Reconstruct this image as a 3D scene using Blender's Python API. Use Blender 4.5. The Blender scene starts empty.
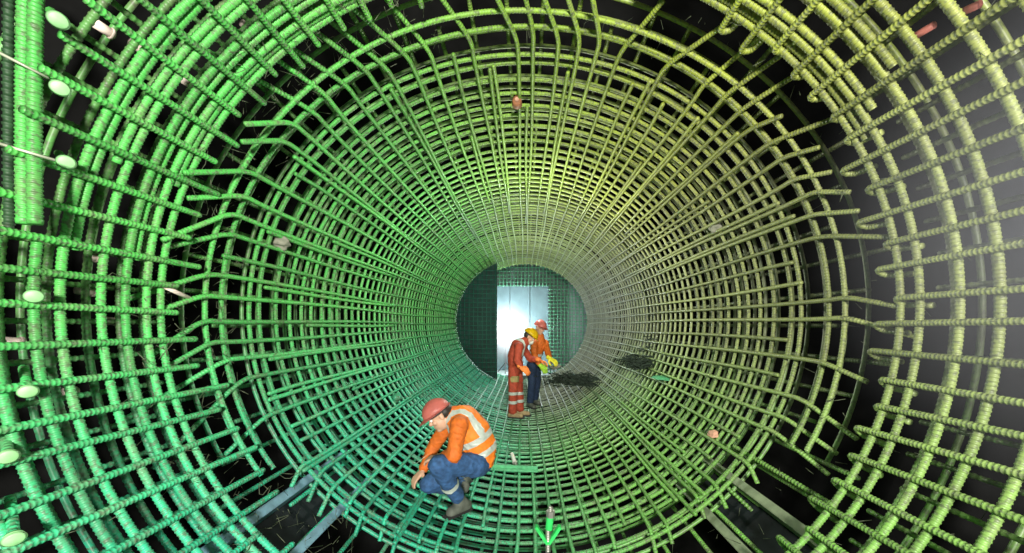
import bpy, bmesh, math, random
import numpy as np
from mathutils import Vector, Matrix

random.seed(7)
rng = np.random.default_rng(7)
C = bpy.context.scene.collection
PI = math.pi

# ------------------------------------------------------------------ place
F = 370.0                       # focal length in pixels of the 1024 px wide frame
VX, VY = 525.0, 325.0           # where the tunnel axis direction vanishes
EYE = 1.6                       # camera height over the lowest bar
CZ = 1.70                       # height of the tunnel's centre line
A, B = 1.83, 1.70               # half width and half height of the cage
BAR = 0.0138


def P(px, py, d):
    return Vector(((px - VX) * d / F, d, EYE - (py - VY) * d / F))


def on_cage(px, py, off=0.0):
    u, v = (px - VX) / F, -(py - VY) / F
    a, b, c0 = A + off, B + off, EYE - CZ
    qa = (u / a) ** 2 + (v / b) ** 2
    qb = 2 * v * c0 / b ** 2
    qc = (c0 / b) ** 2 - 1
    t = (-qb + math.sqrt(qb * qb - 4 * qa * qc)) / (2 * qa)
    return Vector((t * u, t, EYE + t * v))


def ell(th, y, off=0.0):
    return Vector(((A + off) * math.cos(th), y, CZ + (B + off) * math.sin(th)))


def outward(th):
    return Vector((math.cos(th) / A, 0, math.sin(th) / B)).normalized()


def floor_z(x):
    return CZ - B * math.sqrt(max(0.0, 1 - (x / A) ** 2))


# ------------------------------------------------------------------ materials
def new_mat(name):
    m = bpy.data.materials.new(name)
    m.use_nodes = True
    nt = m.node_tree
    b = nt.nodes['Principled BSDF']
    return m, nt, b


def simple(name, col, rough=0.6, metal=0.0, noise=0.25, scale=20.0, bump=0.0, coat=0.0, spec=None):
    m, nt, b = new_mat(name)
    n = nt.nodes.new('ShaderNodeTexNoise')
    n.inputs['Scale'].default_value = scale
    n.inputs['Detail'].default_value = 4
    tc = nt.nodes.new('ShaderNodeTexCoord')
    nt.links.new(tc.outputs['Object'], n.inputs['Vector'])
    r = nt.nodes.new('ShaderNodeValToRGB')
    r.color_ramp.elements[0].position = 0.3
    r.color_ramp.elements[1].position = 0.7
    r.color_ramp.elements[0].color = (*[c * (1 - noise) for c in col], 1)
    r.color_ramp.elements[1].color = (*[min(1, c * (1 + noise)) for c in col], 1)
    nt.links.new(n.outputs['Fac'], r.inputs['Fac'])
    nt.links.new(r.outputs['Color'], b.inputs['Base Color'])
    b.inputs['Roughness'].default_value = rough
    b.inputs['Metallic'].default_value = metal
    if spec is not None:
        b.inputs['Specular IOR Level'].default_value = spec
    if coat:
        b.inputs['Coat Weight'].default_value = coat
    if bump:
        bp = nt.nodes.new('ShaderNodeBump')
        bp.inputs['Strength'].default_value = bump
        bp.inputs['Distance'].default_value = 0.01
        nt.links.new(n.outputs['Fac'], bp.inputs['Height'])
        nt.links.new(bp.outputs['Normal'], b.inputs['Normal'])
    return m


def emit(name, col, s):
    m, nt, b = new_mat(name)
    b.inputs['Base Color'].default_value = (*col, 1)
    b.inputs['Emission Color'].default_value = (*col, 1)
    b.inputs['Emission Strength'].default_value = s
    return m


def rebar_mat(name, left, right, top, rust, rust_amt):
    """epoxy coated bars: the tint of the light, green on one side of the tunnel to olive on the other, is put into their colour"""
    m, nt, b = new_mat(name)
    L = nt.links.new
    geo = nt.nodes.new('ShaderNodeNewGeometry')
    sep = nt.nodes.new('ShaderNodeSeparateXYZ')
    L(geo.outputs['Position'], sep.inputs[0])

    def rng_(src, a, c):
        r = nt.nodes.new('ShaderNodeMapRange')
        r.interpolation_type = 'SMOOTHSTEP'
        r.inputs[1].default_value = a
        r.inputs[2].default_value = c
        L(src, r.inputs[0])
        return r.outputs[0]

    def mix(f, c1, c2):
        x = nt.nodes.new('ShaderNodeMix')
        x.data_type = 'RGBA'
        if isinstance(f, float):
            x.inputs[0].default_value = f
        else:
            L(f, x.inputs[0])
        for i, c in ((6, c1), (7, c2)):
            if isinstance(c, tuple):
                x.inputs[i].default_value = (*c, 1)
            else:
                L(c, x.inputs[i])
        return x.outputs[2]

    low = mix(rng_(sep.outputs[2], 0.3, 1.9), (0.025, 0.47, 0.28), left)
    hi = mix(rng_(sep.outputs[2], 2.2, 3.5), right, top)
    hi2 = mix(rng_(sep.outputs[2], 0.2, 1.7), (0.16, 0.42, 0.07), hi)
    base = mix(rng_(sep.outputs[0], -0.9, 1.1), low, hi2)  # sideways tint of the light painted into the base colour
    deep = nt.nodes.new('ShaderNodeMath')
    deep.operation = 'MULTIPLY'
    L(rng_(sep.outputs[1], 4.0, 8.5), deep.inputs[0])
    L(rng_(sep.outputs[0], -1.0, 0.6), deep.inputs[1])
    base = mix(deep.outputs[0], base, (0.27, 0.31, 0.22))       # white lamp light on the deep bars, put into the colour as grey
    crown = nt.nodes.new('ShaderNodeMath')
    crown.operation = 'MULTIPLY'
    L(rng_(sep.outputs[2], 2.3, 3.4), crown.inputs[0])
    L(rng_(sep.outputs[0], -1.6, 0.0), crown.inputs[1])
    cm = nt.nodes.new('ShaderNodeMath')
    cm.operation = 'MULTIPLY'
    cm.inputs[1].default_value = 0.55
    L(crown.outputs[0], cm.inputs[0])
    base = mix(cm.outputs[0], base, (0.30, 0.47, 0.04))
    n = nt.nodes.new('ShaderNodeTexNoise')
    n.inputs['Scale'].default_value = 9
    n.inputs['Detail'].default_value = 5
    L(geo.outputs['Position'], n.inputs['Vector'])
    f = nt.nodes.new('ShaderNodeMath')
    f.operation = 'MULTIPLY'
    f.inputs[1].default_value = rust_amt
    L(rng_(n.outputs['Fac'], 0.45, 0.75), f.inputs[0])
    col = mix(f.outputs[0], base, rust)
    n2 = nt.nodes.new('ShaderNodeTexNoise')
    n2.inputs['Scale'].default_value = 60
    n2.inputs['Detail'].default_value = 4
    L(geo.outputs['Position'], n2.inputs['Vector'])
    f2 = nt.nodes.new('ShaderNodeMath')
    f2.operation = 'MULTIPLY'
    f2.inputs[1].default_value = 0.75
    L(rng_(n2.outputs['Fac'], 0.46, 0.66), f2.inputs[0])
    col = mix(f2.outputs[0], col, (0.10, 0.11, 0.07))
    oi = nt.nodes.new('ShaderNodeObjectInfo')
    hs = nt.nodes.new('ShaderNodeHueSaturation')
    mv = nt.nodes.new('ShaderNodeMapRange')
    mv.inputs[3].default_value = 0.72
    mv.inputs[4].default_value = 1.18
    L(oi.outputs['Random'], mv.inputs[0])
    L(mv.outputs[0], hs.inputs['Value'])
    L(col, hs.inputs['Color'])
    col = hs.outputs[0]
    L(col, b.inputs['Base Color'])
    b.inputs['Roughness'].default_value = 0.46
    b.inputs['Specular IOR Level'].default_value = 0.5
    return m


M = {}
M['bar'] = rebar_mat('coated_rebar', (0.085, 0.47, 0.085), (0.25, 0.29, 0.10), (0.33, 0.265, 0.045), (0.20, 0.20, 0.11), 0.45)
M['bar_dull'] = rebar_mat('dull_rebar', (0.11, 0.34, 0.08), (0.16, 0.19, 0.09), (0.20, 0.16, 0.05), (0.16, 0.14, 0.09), 0.6)  # duller, darker set of the bar colours
M['wire'] = simple('annealed_wire', (0.10, 0.12, 0.07), 0.55, 0.3)
M['palewire'] = simple('galvanised_wire', (0.62, 0.66, 0.5), 0.4, 0.2)
M['shell'] = simple('dark_formwork', (0.006, 0.006, 0.006), 0.9, 0, 0.6, 3, spec=0.05)
M['cap'] = simple('pale_green_cap', (0.30, 0.62, 0.27), 0.5)
M['sleeve'] = simple('pale_plastic', (0.75, 0.62, 0.55), 0.5)
M['redtube'] = simple('red_plastic', (0.62, 0.20, 0.16), 0.5)
M['board'] = simple('grey_blue_board', (0.13, 0.26, 0.34), 0.7, 0, 0.3, 14, 0.2)
M['boardg'] = simple('grey_green_board', (0.19, 0.24, 0.14), 0.7, 0, 0.3, 14, 0.2)
M['black'] = simple('black_film_ply', (0.010, 0.014, 0.016), 0.7, 0, 0.5, 6, spec=0.12)
M['skin'] = simple('skin', (0.56, 0.33, 0.22), 0.55, 0, 0.08, 30)
M['orange'] = simple('orange_fabric', (0.60, 0.13, 0.012), 0.75, 0, 0.18, 26, 0.35)
M['vest'] = simple('bright_orange_vest', (0.80, 0.20, 0.015), 0.7, 0, 0.12, 22, 0.3)
M['silver'] = simple('reflective_tape', (0.48, 0.53, 0.48), 0.4, 0.1, 0.1, 40)
M['denim'] = simple('blue_denim', (0.028, 0.085, 0.21), 0.85, 0, 0.4, 24, 0.5)
M['navy'] = simple('navy_fabric', (0.012, 0.028, 0.07), 0.85, 0, 0.3, 24, 0.4)
M['redhat'] = simple('coral_red_helmet', (0.78, 0.24, 0.20), 0.4, 0, 0.1, 12)
M['yellowhat'] = simple('yellow_helmet', (0.88, 0.62, 0.01), 0.35, 0, 0.08, 12)
M['coverall'] = simple('rust_red_coverall', (0.36, 0.05, 0.022), 0.8, 0, 0.25, 22, 0.4)
M['boot'] = simple('worn_boot', (0.10, 0.11, 0.09), 0.75, 0, 0.3, 18, 0.3)
M['tanboot'] = simple('tan_boot', (0.30, 0.22, 0.11), 0.75, 0, 0.3, 18, 0.3)
M['sole'] = simple('black_rubber', (0.02, 0.02, 0.02), 0.8)
M['hair'] = simple('dark_hair', (0.02, 0.014, 0.01), 0.6)
M['eye'] = simple('eye_dark', (0.02, 0.015, 0.012), 0.25)
M['eyew'] = simple('eye_white', (0.7, 0.68, 0.64), 0.35)
M['oglove'] = simple('orange_glove', (0.85, 0.22, 0.04), 0.7)
M['lime'] = simple('lime_glove', (0.42, 0.75, 0.05), 0.6)
M['yglove'] = simple('yellow_glove', (0.85, 0.75, 0.04), 0.6)
M['mask'] = simple('dust_mask', (0.6, 0.62, 0.55), 0.7)
M['patch'] = simple('khaki_patch', (0.30, 0.24, 0.09), 0.8)
M['blackstrap'] = simple('black_strap', (0.02, 0.02, 0.022), 0.6)
M['panel'] = simple('blue_grey_steel', (0.17, 0.27, 0.30), 0.6, 0, 0.12, 3)
M['concrete'] = simple('pale_concrete', (0.25, 0.30, 0.29), 0.85, 0, 0.15, 4)
M['shadesheet'] = simple('shade_green_sheet', (0.004, 0.035, 0.025), 0.8, 0, 0.4, 5)
M['darkgrid'] = simple('shaded_teal_wire', (0.015, 0.12, 0.08), 0.6)  # shade on the far left grid put into its colour
M['matgreen'] = simple('blue_green_mat', (0.13, 0.42, 0.26), 0.5)
M['darkbar'] = simple('shaded_dark_bar', (0.02, 0.06, 0.022), 0.6, 0, 0.5, 30)  # shade on the leftmost upright put into its colour
M['lampglass'] = emit('lamp_glass', (0.90, 0.98, 1.0), 30)
M['lampbody'] = simple('black_lamp_body', (0.03, 0.03, 0.03), 0.5)
M['rag'] = simple('grey_rag', (0.22, 0.22, 0.17), 0.9, 0, 0.3, 30, 0.4)
M['shadestrand'] = simple('shade_strand_dark', (0.02, 0.035, 0.022), 0.9, 0, 0.6, 30, 0.5)
M['spacer'] = simple('brown_spacer', (0.28, 0.11, 0.05), 0.7, 0, 0.3, 30)
M['pink'] = simple('pinkish_tag', (0.55, 0.30, 0.20), 0.7)
M['brightgreen'] = simple('bright_green_plate', (0.04, 0.60, 0.13), 0.4)
M['metal'] = simple('grey_metal', (0.40, 0.40, 0.36), 0.4, 0.6)
M['white'] = simple('white_plastic', (0.75, 0.75, 0.70), 0.5)
M['greenflat'] = simple('green_flat_steel', (0.10, 0.42, 0.20), 0.5)

# ------------------------------------------------------------------ mesh helpers


def np_mesh(name, V, Q):
    me = bpy.data.meshes.new(name)
    V = np.asarray(V, dtype=np.float32)
    Q = np.asarray(Q, dtype=np.int32)
    me.vertices.add(len(V))
    me.vertices.foreach_set('co', V.ravel())
    me.loops.add(Q.size)
    me.loops.foreach_set('vertex_index', Q.ravel())
    me.polygons.add(len(Q))
    me.polygons.foreach_set('loop_start', np.arange(0, Q.size, 4, dtype=np.int32))
    me.polygons.foreach_set('loop_total', np.full(len(Q), 4, dtype=np.int32))
    me.polygons.foreach_set('use_smooth', np.ones(len(Q), dtype=bool))
    me.update(calc_edges=True)
    return me


def sweep(path, r, sides=8, rib=0.0, ribmax=1e9, rib_h=0.10, step=0.25):
    """ribbed round bar along a path: returns vertices and quads. rib = spacing of the ribs, up to arc length ribmax"""
    Pp = np.array([tuple(p) for p in path], dtype=float)
    seg = np.linalg.norm(np.diff(Pp, axis=0), axis=1)
    S = np.concatenate([[0], np.cumsum(seg)])
    T = np.gradient(Pp, axis=0)
    T /= np.linalg.norm(T, axis=1)[:, None]
    n0 = np.cross(T[0], [0.31, 0.17, 0.93])
    if np.linalg.norm(n0) < 0.2:
        n0 = np.cross(T[0], [0.9, 0.2, 0.1])
    N = [n0 / np.linalg.norm(n0)]
    for i in range(1, len(Pp)):
        n = N[-1] - T[i] * np.dot(N[-1], T[i])
        N.append(n / np.linalg.norm(n))
    N = np.array(N)
    total = S[-1]
    ss, rr = [0.0, 0.0], [1e-4, r]
    if rib:
        lim = min(total, ribmax)
        k = np.arange(0, max(1, int(lim / rib)))
        base = (k[:, None] * rib + np.array([0.05, 0.60, 0.68, 0.92]) * rib).ravel()
        ss += list(base)
        rr += list(np.tile([r * 0.97, r * 0.97, r * (1 + rib_h), r * (1 + rib_h)], len(k)))
        rest = lim
    else:
        rest = 0.0
    if total - rest > step:
        extra = S[(S > rest + 0.01) & (S < total - 0.01)]
        ss += list(extra)
        rr += [r] * len(extra)
    ss += [total, total]
    rr += [r, 1e-4]
    ss, rr = np.array(ss), np.array(rr)
    pos = np.stack([np.interp(ss, S, Pp[:, j]) for j in range(3)], 1)
    tt = np.stack([np.interp(ss, S, T[:, j]) for j in range(3)], 1)
    nn = np.stack([np.interp(ss, S, N[:, j]) for j in range(3)], 1)
    tt /= np.linalg.norm(tt, axis=1)[:, None]
    nn -= tt * np.sum(nn * tt, 1)[:, None]
    nn /= np.linalg.norm(nn, axis=1)[:, None]
    bb = np.cross(tt, nn)
    a = np.linspace(0, 2 * PI, sides, endpoint=False)
    V = pos[:, None, :] + rr[:, None, None] * (np.cos(a)[None, :, None] * nn[:, None, :] + np.sin(a)[None, :, None] * bb[:, None, :])
    m = len(ss)
    i = np.arange(m - 1)[:, None] * sides
    j = np.arange(sides)[None, :]
    j2 = (j + 1) % sides
    Q = np.stack([i + j, i + j2, i + sides + j2, i + sides + j], -1).reshape(-1, 4)
    return V.reshape(-1, 3), Q


def join(parts):
    Vs, Qs, o = [], [], 0
    for V, Q in parts:
        Vs.append(V)
        Qs.append(Q + o)
        o += len(V)
    return np.concatenate(Vs), np.concatenate(Qs)


def link(name, me, mat, parent=None):
    o = bpy.data.objects.new(name, me)
    me.materials.append(mat)
    C.objects.link(o)
    if parent is not None:
        o.parent = parent
        o.matrix_parent_inverse = Matrix.Identity(4)
        o.location = -parent.location if parent.parent is None and parent.type == 'EMPTY' else (0, 0, 0)
    return o


def tag(o, label, cat, group=None):
    o['label'] = label
    o['category'] = cat
    if group:
        o['group'] = group
    return o


def thing(name, label, cat, loc=(0, 0, 0), group=None):
    o = bpy.data.objects.new(name, None)
    o.empty_display_size = 0.1
    C.objects.link(o)
    o.location = loc
    return tag(o, label, cat, group)


def struct(o):
    o['kind'] = 'structure'
    return o


def bm_obj(name, bm, mat, parent=None, smooth=False):
    me = bpy.data.meshes.new(name)
    bm.normal_update()
    bm.to_mesh(me)
    bm.free()
    if smooth:
        me.polygons.foreach_set('use_smooth', [True] * len(me.polygons))
    return link(name, me, mat, parent)


def add_box(bm, c, size, rot=None, bevel=0.0):
    mat = Matrix.Translation(Vector(c)) @ (rot.to_4x4() if rot is not None else Matrix.Identity(4)) @ Matrix.Diagonal((*size, 1))
    r = bmesh.ops.create_cube(bm, size=1.0, matrix=mat)
    if bevel:
        es = list({e for v in r['verts'] for e in v.link_edges})
        bmesh.ops.bevel(bm, geom=es, offset=bevel, segments=2, affect='EDGES')


def add_cyl(bm, p0, p1, r0, r1=None, seg=16):
    p0, p1 = Vector(p0), Vector(p1)
    d = p1 - p0
    q = d.to_track_quat('Z', 'Y').to_matrix().to_4x4()
    bmesh.ops.create_cone(bm, cap_ends=True, segments=seg, radius1=r0, radius2=r0 if r1 is None else r1, depth=d.length,
                          matrix=Matrix.Translation((p0 + p1) / 2) @ q)


def add_ball(bm, c, r, seg=16, rot=None):
    r = (r, r, r) if isinstance(r, (int, float)) else r
    mat = Matrix.Translation(Vector(c)) @ (rot.to_4x4() if rot is not None else Matrix.Identity(4)) @ Matrix.Diagonal((*r, 1))
    bmesh.ops.create_uvsphere(bm, u_segments=seg, v_segments=max(6, seg // 2 + 2), radius=1.0, matrix=mat)


def ordinal(n):
    small = ['first', 'second', 'third', 'fourth', 'fifth', 'sixth', 'seventh', 'eighth', 'ninth', 'tenth', 'eleventh', 'twelfth',
             'thirteenth', 'fourteenth', 'fifteenth', 'sixteenth', 'seventeenth', 'eighteenth', 'nineteenth']
    if n <= 19:
        return small[n - 1]
    tens = {2: 'twent', 3: 'thirt', 4: 'fort', 5: 'fift', 6: 'sixt', 7: 'sevent', 8: 'eight', 9: 'ninet'}
    t, u = divmod(n, 10)
    return tens[t] + 'ieth' if u == 0 else tens[t] + 'y-' + small[u - 1]


def smooth_path(pts, it=2):
    pts = [Vector(p) for p in pts]
    for _ in range(it):
        out = [pts[0]]
        for a, b in zip(pts[:-1], pts[1:]):
            out += [a.lerp(b, 0.25), a.lerp(b, 0.75)]
        out.append(pts[-1])
        pts = out
    return pts


def clock(th):                       # clockwise order from the crown, seen from the camera
    return (PI / 2 - th) % (2 * PI)


def colour_word(th):
    c = clock(th) / (2 * PI) * 12
    if 0.8 < c < 4.2:
        return 'olive'
    if 4.2 <= c < 6.6:
        return 'dark green'
    if 6.6 <= c < 8.6:
        return 'teal green'
    if 8.6 <= c < 11:
        return 'green'
    return 'yellow-green'


# ------------------------------------------------------------------ setting: formwork shell round the cage, end wall
def shell_mesh(y0, y1, off, th=0.12, n=96):
    V, Q = [], []
    for y in (y0, y1):
        for k in range(n):
            t = 2 * PI * k / n
            for e in (off, off + th):
                V.append(tuple(ell(t, y, e)))
    def idx(yy, k, e): return yy * 2 * n + (k % n) * 2 + e
    for k in range(n):
        Q.append((idx(0, k, 0), idx(0, k + 1, 0), idx(1, k + 1, 0), idx(1, k, 0)))
        Q.append((idx(0, k, 1), idx(1, k, 1), idx(1, k + 1, 1), idx(0, k + 1, 1)))
        for yy in (0, 1):
            Q.append((idx(yy, k, 0), idx(yy, k, 1), idx(yy, k + 1, 1), idx(yy, k + 1, 0)))
    return np_mesh('shell', V, Q)


struct(link('wall_tunnel', shell_mesh(-3.0, 13.2, 0.62), M['shell']))
bm = bmesh.new()
add_box(bm, (0, 13.3, CZ), (5.2, 0.2, 5.0))
struct(bm_obj('wall_end', bm, M['concrete']))
bm = bmesh.new()
add_box(bm, (0, -3.1, CZ), (5.2, 0.2, 5.0))
struct(bm_obj('wall_behind', bm, M['shell']))
bm = bmesh.new()
add_box(bm, (0, 12.2, 0.02), (3.0, 1.9, 0.1))
struct(bm_obj('floor_end', bm, M['concrete']))

# ------------------------------------------------------------------ far cage
D_END = 11.1
FARL = 84


def bend_depth(th):
    s, c = math.sin(th), math.cos(th)
    if s < 0:
        k = min(1, -s / 0.75)
        return 2.12 * (1 - k) + 2.54 * k
    return 2.12 * (1 - s) + 2.30 * s


order = []
for k in range(FARL):
    th = 2 * PI * (k + 0.5) / FARL + random.uniform(-0.009, 0.009)
    order.append((clock(th), th))
order.sort()
for k, (_, th) in enumerate(order):
    d0 = bend_depth(th) + random.uniform(-0.05, 0.05)
    o = outward(th)
    far = [ell(th + 0.006 * math.sin(y * 1.3 + k) , y, 0.004 * math.sin(2 * y + 3 * k)) for y in np.linspace(d0 + 0.15, D_END, 22)]
    kind = random.random()
    start = ell(th, d0, 0.0)
    if kind < 0.8:
        si, cs = math.sin(th), math.cos(th)
        toward = Vector((0, -0.75, 0))
        if si > 0.7:                                  # crown: the ends run on toward the camera, leaning aside
            lean = Vector((-0.30 if cs < 0.3 else 0.30, 0, -0.10))
            ln = random.uniform(0.35, 0.7)
        elif si < -0.55:                              # invert: short ends hanging over the beams
            lean = Vector((0, 0, -0.9))
            ln = random.uniform(0.10, 0.20)
        elif cs < 0:
            lean = Vector((-0.05, 0, -0.50))
            ln = random.uniform(0.26, 0.42) if si > -0.15 else random.uniform(0.42, 0.62)
        else:
            lean = Vector((0.02, 0, -0.28))
            ln = random.uniform(0.2, 0.4)
        dirv = (o * random.uniform(0.08, 0.3) + lean * random.uniform(0.7, 1.3) + toward).normalized()
        front = [start + dirv * ln, start + dirv * ln * 0.45, start]
        near = smooth_path(front + far[:2], 2)
        path = near + far[2:]
    else:
        path = [start + Vector((0, random.uniform(0.02, 0.35), 0))] + [p for p in far if p.y > d0 + 0.4]
    me = np_mesh('lengthwise_rebar', *sweep(path, BAR, 7, 0.017, 2.2, rib_h=0.075))
    ob = link('lengthwise_rebar', me, M['bar'])
    tag(ob, f'{colour_word(th)} ribbed lengthwise bar lining the far tunnel, {ordinal(k + 1)} clockwise from the crown', 'rebar', 'lengthwise bars of the far tunnel')

# lap bars lying against some of them
laps = sorted(random.sample(range(FARL), 26))
for k, i in enumerate(laps):
    th = order[i][1] + 0.02
    y0 = random.uniform(2.35, 2.6) if k % 3 else random.uniform(2.9, 3.6)
    y1 = random.uniform(4.6, 7.2)
    path = [ell(th + 0.004 * math.sin(y * 2 + k), y, -0.004) for y in np.linspace(y0, y1, 9)]
    ob = link('lap_rebar', np_mesh('lap_rebar', *sweep(path, BAR, 7, 0.017, 2.0)), M['bar'])
    tag(ob, f'short {colour_word(th)} lap bar beside the {ordinal(i + 1)} lengthwise bar clockwise from the far tunnel crown', 'rebar', 'lap bars of the far tunnel')


def hoop(y, off, t0=0.0, t1=2 * PI, n=110, rib=0.0, r=BAR, sides=7, wob=0.004, rmax=1e9):
    ph = random.uniform(0, 6)
    path = [ell(t, y + wob * math.sin(3 * t + ph), off + wob * math.sin(5 * t + ph)) for t in np.linspace(t0, t1, n)]
    return sweep(path, r, sides, rib, rmax)


HO = 2 * BAR
ys = [2.50, 2.585]
y = 2.76
while y < D_END - 0.02:
    ys.append(y)
    y += 0.15
hi = 0
for y in ys:
    hi += 1
    t0 = random.uniform(0, 6)
    V, Q = hoop(y + random.uniform(-0.012, 0.012), HO, t0, t0 + 2 * PI + 0.12, 110, 0.018 if y < 4.0 else 0.0)
    ob = link('hoop_rebar', np_mesh('hoop_rebar', V, Q), M['bar'])
    tag(ob, f'green hoop bar encircling the far tunnel, {ordinal(hi)} inward from the double hoop at its mouth'
        if hi > 2 else ('green hoop bar at the far tunnel mouth, front one of the close pair' if hi == 1 else 'green hoop bar at the far tunnel mouth, rear one of the close pair'),
        'hoop rebar', 'hoop bars of the far tunnel')
# hoops carrying the flared ends
for n_, (y, off) in enumerate(((2.15, 0.03), (2.27, 0.035))):
    V, Q = hoop(y, off, -0.50, PI + 0.60, 90, 0.018)
    ob = link('hoop_rebar', np_mesh('hoop_rebar', V, Q), M['bar'])
    tag(ob, ('olive hoop bar in the gap between the two cages, nearest the camera', 'olive hoop bar in the gap between the two cages, behind its twin')[n_], 'hoop rebar', 'hoop bars in the gap')

# outer mat of the far cage
for k in range(56):
    th = PI / 2 - 2 * PI * (k + 0.5) / 56
    path = [ell(th, y, 0.17 + 0.01 * math.sin(y + k)) for y in np.linspace(1.95 + 0.2 * (k % 3), 9.0, 12)]
    ob = link('outer_lengthwise_rebar', np_mesh('outer_lengthwise_rebar', *sweep(path, BAR, 6, 0.02, 1.4)), M['bar_dull'])
    tag(ob, f'dull {colour_word(th)} lengthwise bar in the far tunnel outer mat, {ordinal(k + 1)} clockwise from the crown', 'rebar', 'outer lengthwise bars of the far tunnel')
for k in range(34):
    y = 2.05 + 0.15 * k + 0.07
    V, Q = hoop(y, 0.14, 0.3 if y > 2.5 else -0.5, 2 * PI + 0.38 if y > 2.5 else PI + 0.5, 90, 0.0, sides=6)
    ob = link('outer_hoop_rebar', np_mesh('outer_hoop_rebar', V, Q), M['bar_dull'])
    tag(ob, f'dull green outer mat hoop behind the far tunnel lining, {ordinal(k + 1)} from its mouth', 'hoop rebar', 'outer hoop bars of the far tunnel')

# ------------------------------------------------------------------ near cage
NEARL = 78
right, left = [], []
for k in range(NEARL):
    th = 2 * PI * (k + 0.3) / NEARL + random.uniform(-0.006, 0.006)
    p = ell(th, 1.8)
    px, py = VX + p.x * F / p.y, VY - (p.z - EYE) * F / p.y
    if not (-40 < py < 600 or abs(math.cos(th)) > 0.6) or (abs(math.cos(th)) < 0.52 if math.sin(th) < 0 or math.cos(th) > 0 else abs(math.cos(th)) < 0.30):
        continue
    (right if math.cos(th) > 0 else left).append((clock(th), th))
right.sort()
left.sort(reverse=True)
for side, lst in (('right', right), ('left', left)):
    for k, (_, th) in enumerate(lst):
        o = outward(th)
        y1 = (1.85 if side == 'right' else (1.97 if math.sin(th) > -0.2 else (2.12 if math.sin(th) > -0.66 else 1.88))) + random.uniform(-0.06, 0.09)
        ta = random.uniform(-0.012, 0.012)
        path = [ell(th + ta * (y1 - y), y, 0.003 * math.sin(4 * y + k)) for y in np.linspace(1.25 if side == 'left' and 0.18 < math.sin(th) < 0.72 else 0.25, y1, 12)]
        if side == 'right':
            e, rr_ = path[-1], 0.032
            hd = (o * 0.75 + Vector((0.1, 0, -0.6))).normalized()
            hk = [e + Vector((0, rr_ * math.sin(q), 0)) + hd * rr_ * (1 - math.cos(q)) for q in np.linspace(0.25, 2.9, 9)]
            hk.append(hk[-1] + Vector((0, -0.10, 0)) + hd * 0.012)
            path += hk
        V, Q = sweep(path, BAR * 1.06, 8, 0.017, rib_h=0.065)
        ob = link('hooked_rebar' if side == 'right' else 'straight_rebar', np_mesh('near_rebar', V, Q), M['bar'])
        if side == 'right':
            tag(ob, f'{colour_word(th)} hooked bar along the near cage right of the gap, {ordinal(k + 1)} from the top', 'rebar', 'hooked bars of the near right cage')
        else:
            tag(ob, f'bright {colour_word(th)} bar along the near cage left of the gap, {ordinal(k + 1)} from the top', 'rebar', 'straight bars of the near left cage')

RY = [1.83, 1.74, 1.58, 1.445, 1.30, 1.16, 1.05, 0.94]
LY = [1.885, 1.815, 1.72, 1.62, 1.477, 1.40, 1.29, 1.18, 1.06]
for k, y in enumerate(RY):
    V, Q = hoop(y, HO, -1.12, 1.2, 60, 0.017, BAR * 1.12, 9)
    ob = link('near_hoop_rebar', np_mesh('near_hoop_rebar', V, Q), M['bar'])
    tag(ob, f'olive hoop bar of the near right cage, {ordinal(k + 1)} out from the gap', 'hoop rebar', 'hoop bars of the near right cage')
for k, y in enumerate((1.795, 1.70, 1.54)):
    V, Q = hoop(y, HO + 0.006, 0.48 + 0.06 * k, 1.25, 30, 0.017, BAR * 1.12, 9)
    ob = link('near_lap_rebar', np_mesh('near_lap_rebar', V, Q), M['bar'])
    tag(ob, f'olive lap hoop atop the near right cage, {ordinal(k + 1)} out from the gap', 'hoop rebar', 'lap hoops of the near right cage')
for k, y in enumerate(LY):
    V, Q = hoop(y, HO, PI - 1.35 if y > 1.42 else PI - 0.14, PI + 1.12, 60, 0.017, BAR * 1.10, 9)
    ob = link('near_hoop_rebar', np_mesh('near_hoop_rebar', V, Q), M['bar'])
    tag(ob, f'bright green hoop bar of the near left cage, {ordinal(k + 1)} out from the gap', 'hoop rebar', 'hoop bars of the near left cage')
for k, y in enumerate((1.85, 1.755, 1.585, 1.515)):
    a0, a1 = (PI - 1.3, PI - 0.35) if k % 2 == 0 else (PI - 1.3, PI - 0.12)
    V, Q = hoop(y, HO + 0.004, a0, a1, 30, 0.017, BAR * 1.10, 9)
    ob = link('near_lap_rebar', np_mesh('near_lap_rebar', V, Q), M['bar'])
    tag(ob, f'bright green lap hoop atop the near left cage, {ordinal(k + 1)} out from the gap', 'hoop rebar', 'lap hoops of the near left cage')
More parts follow.
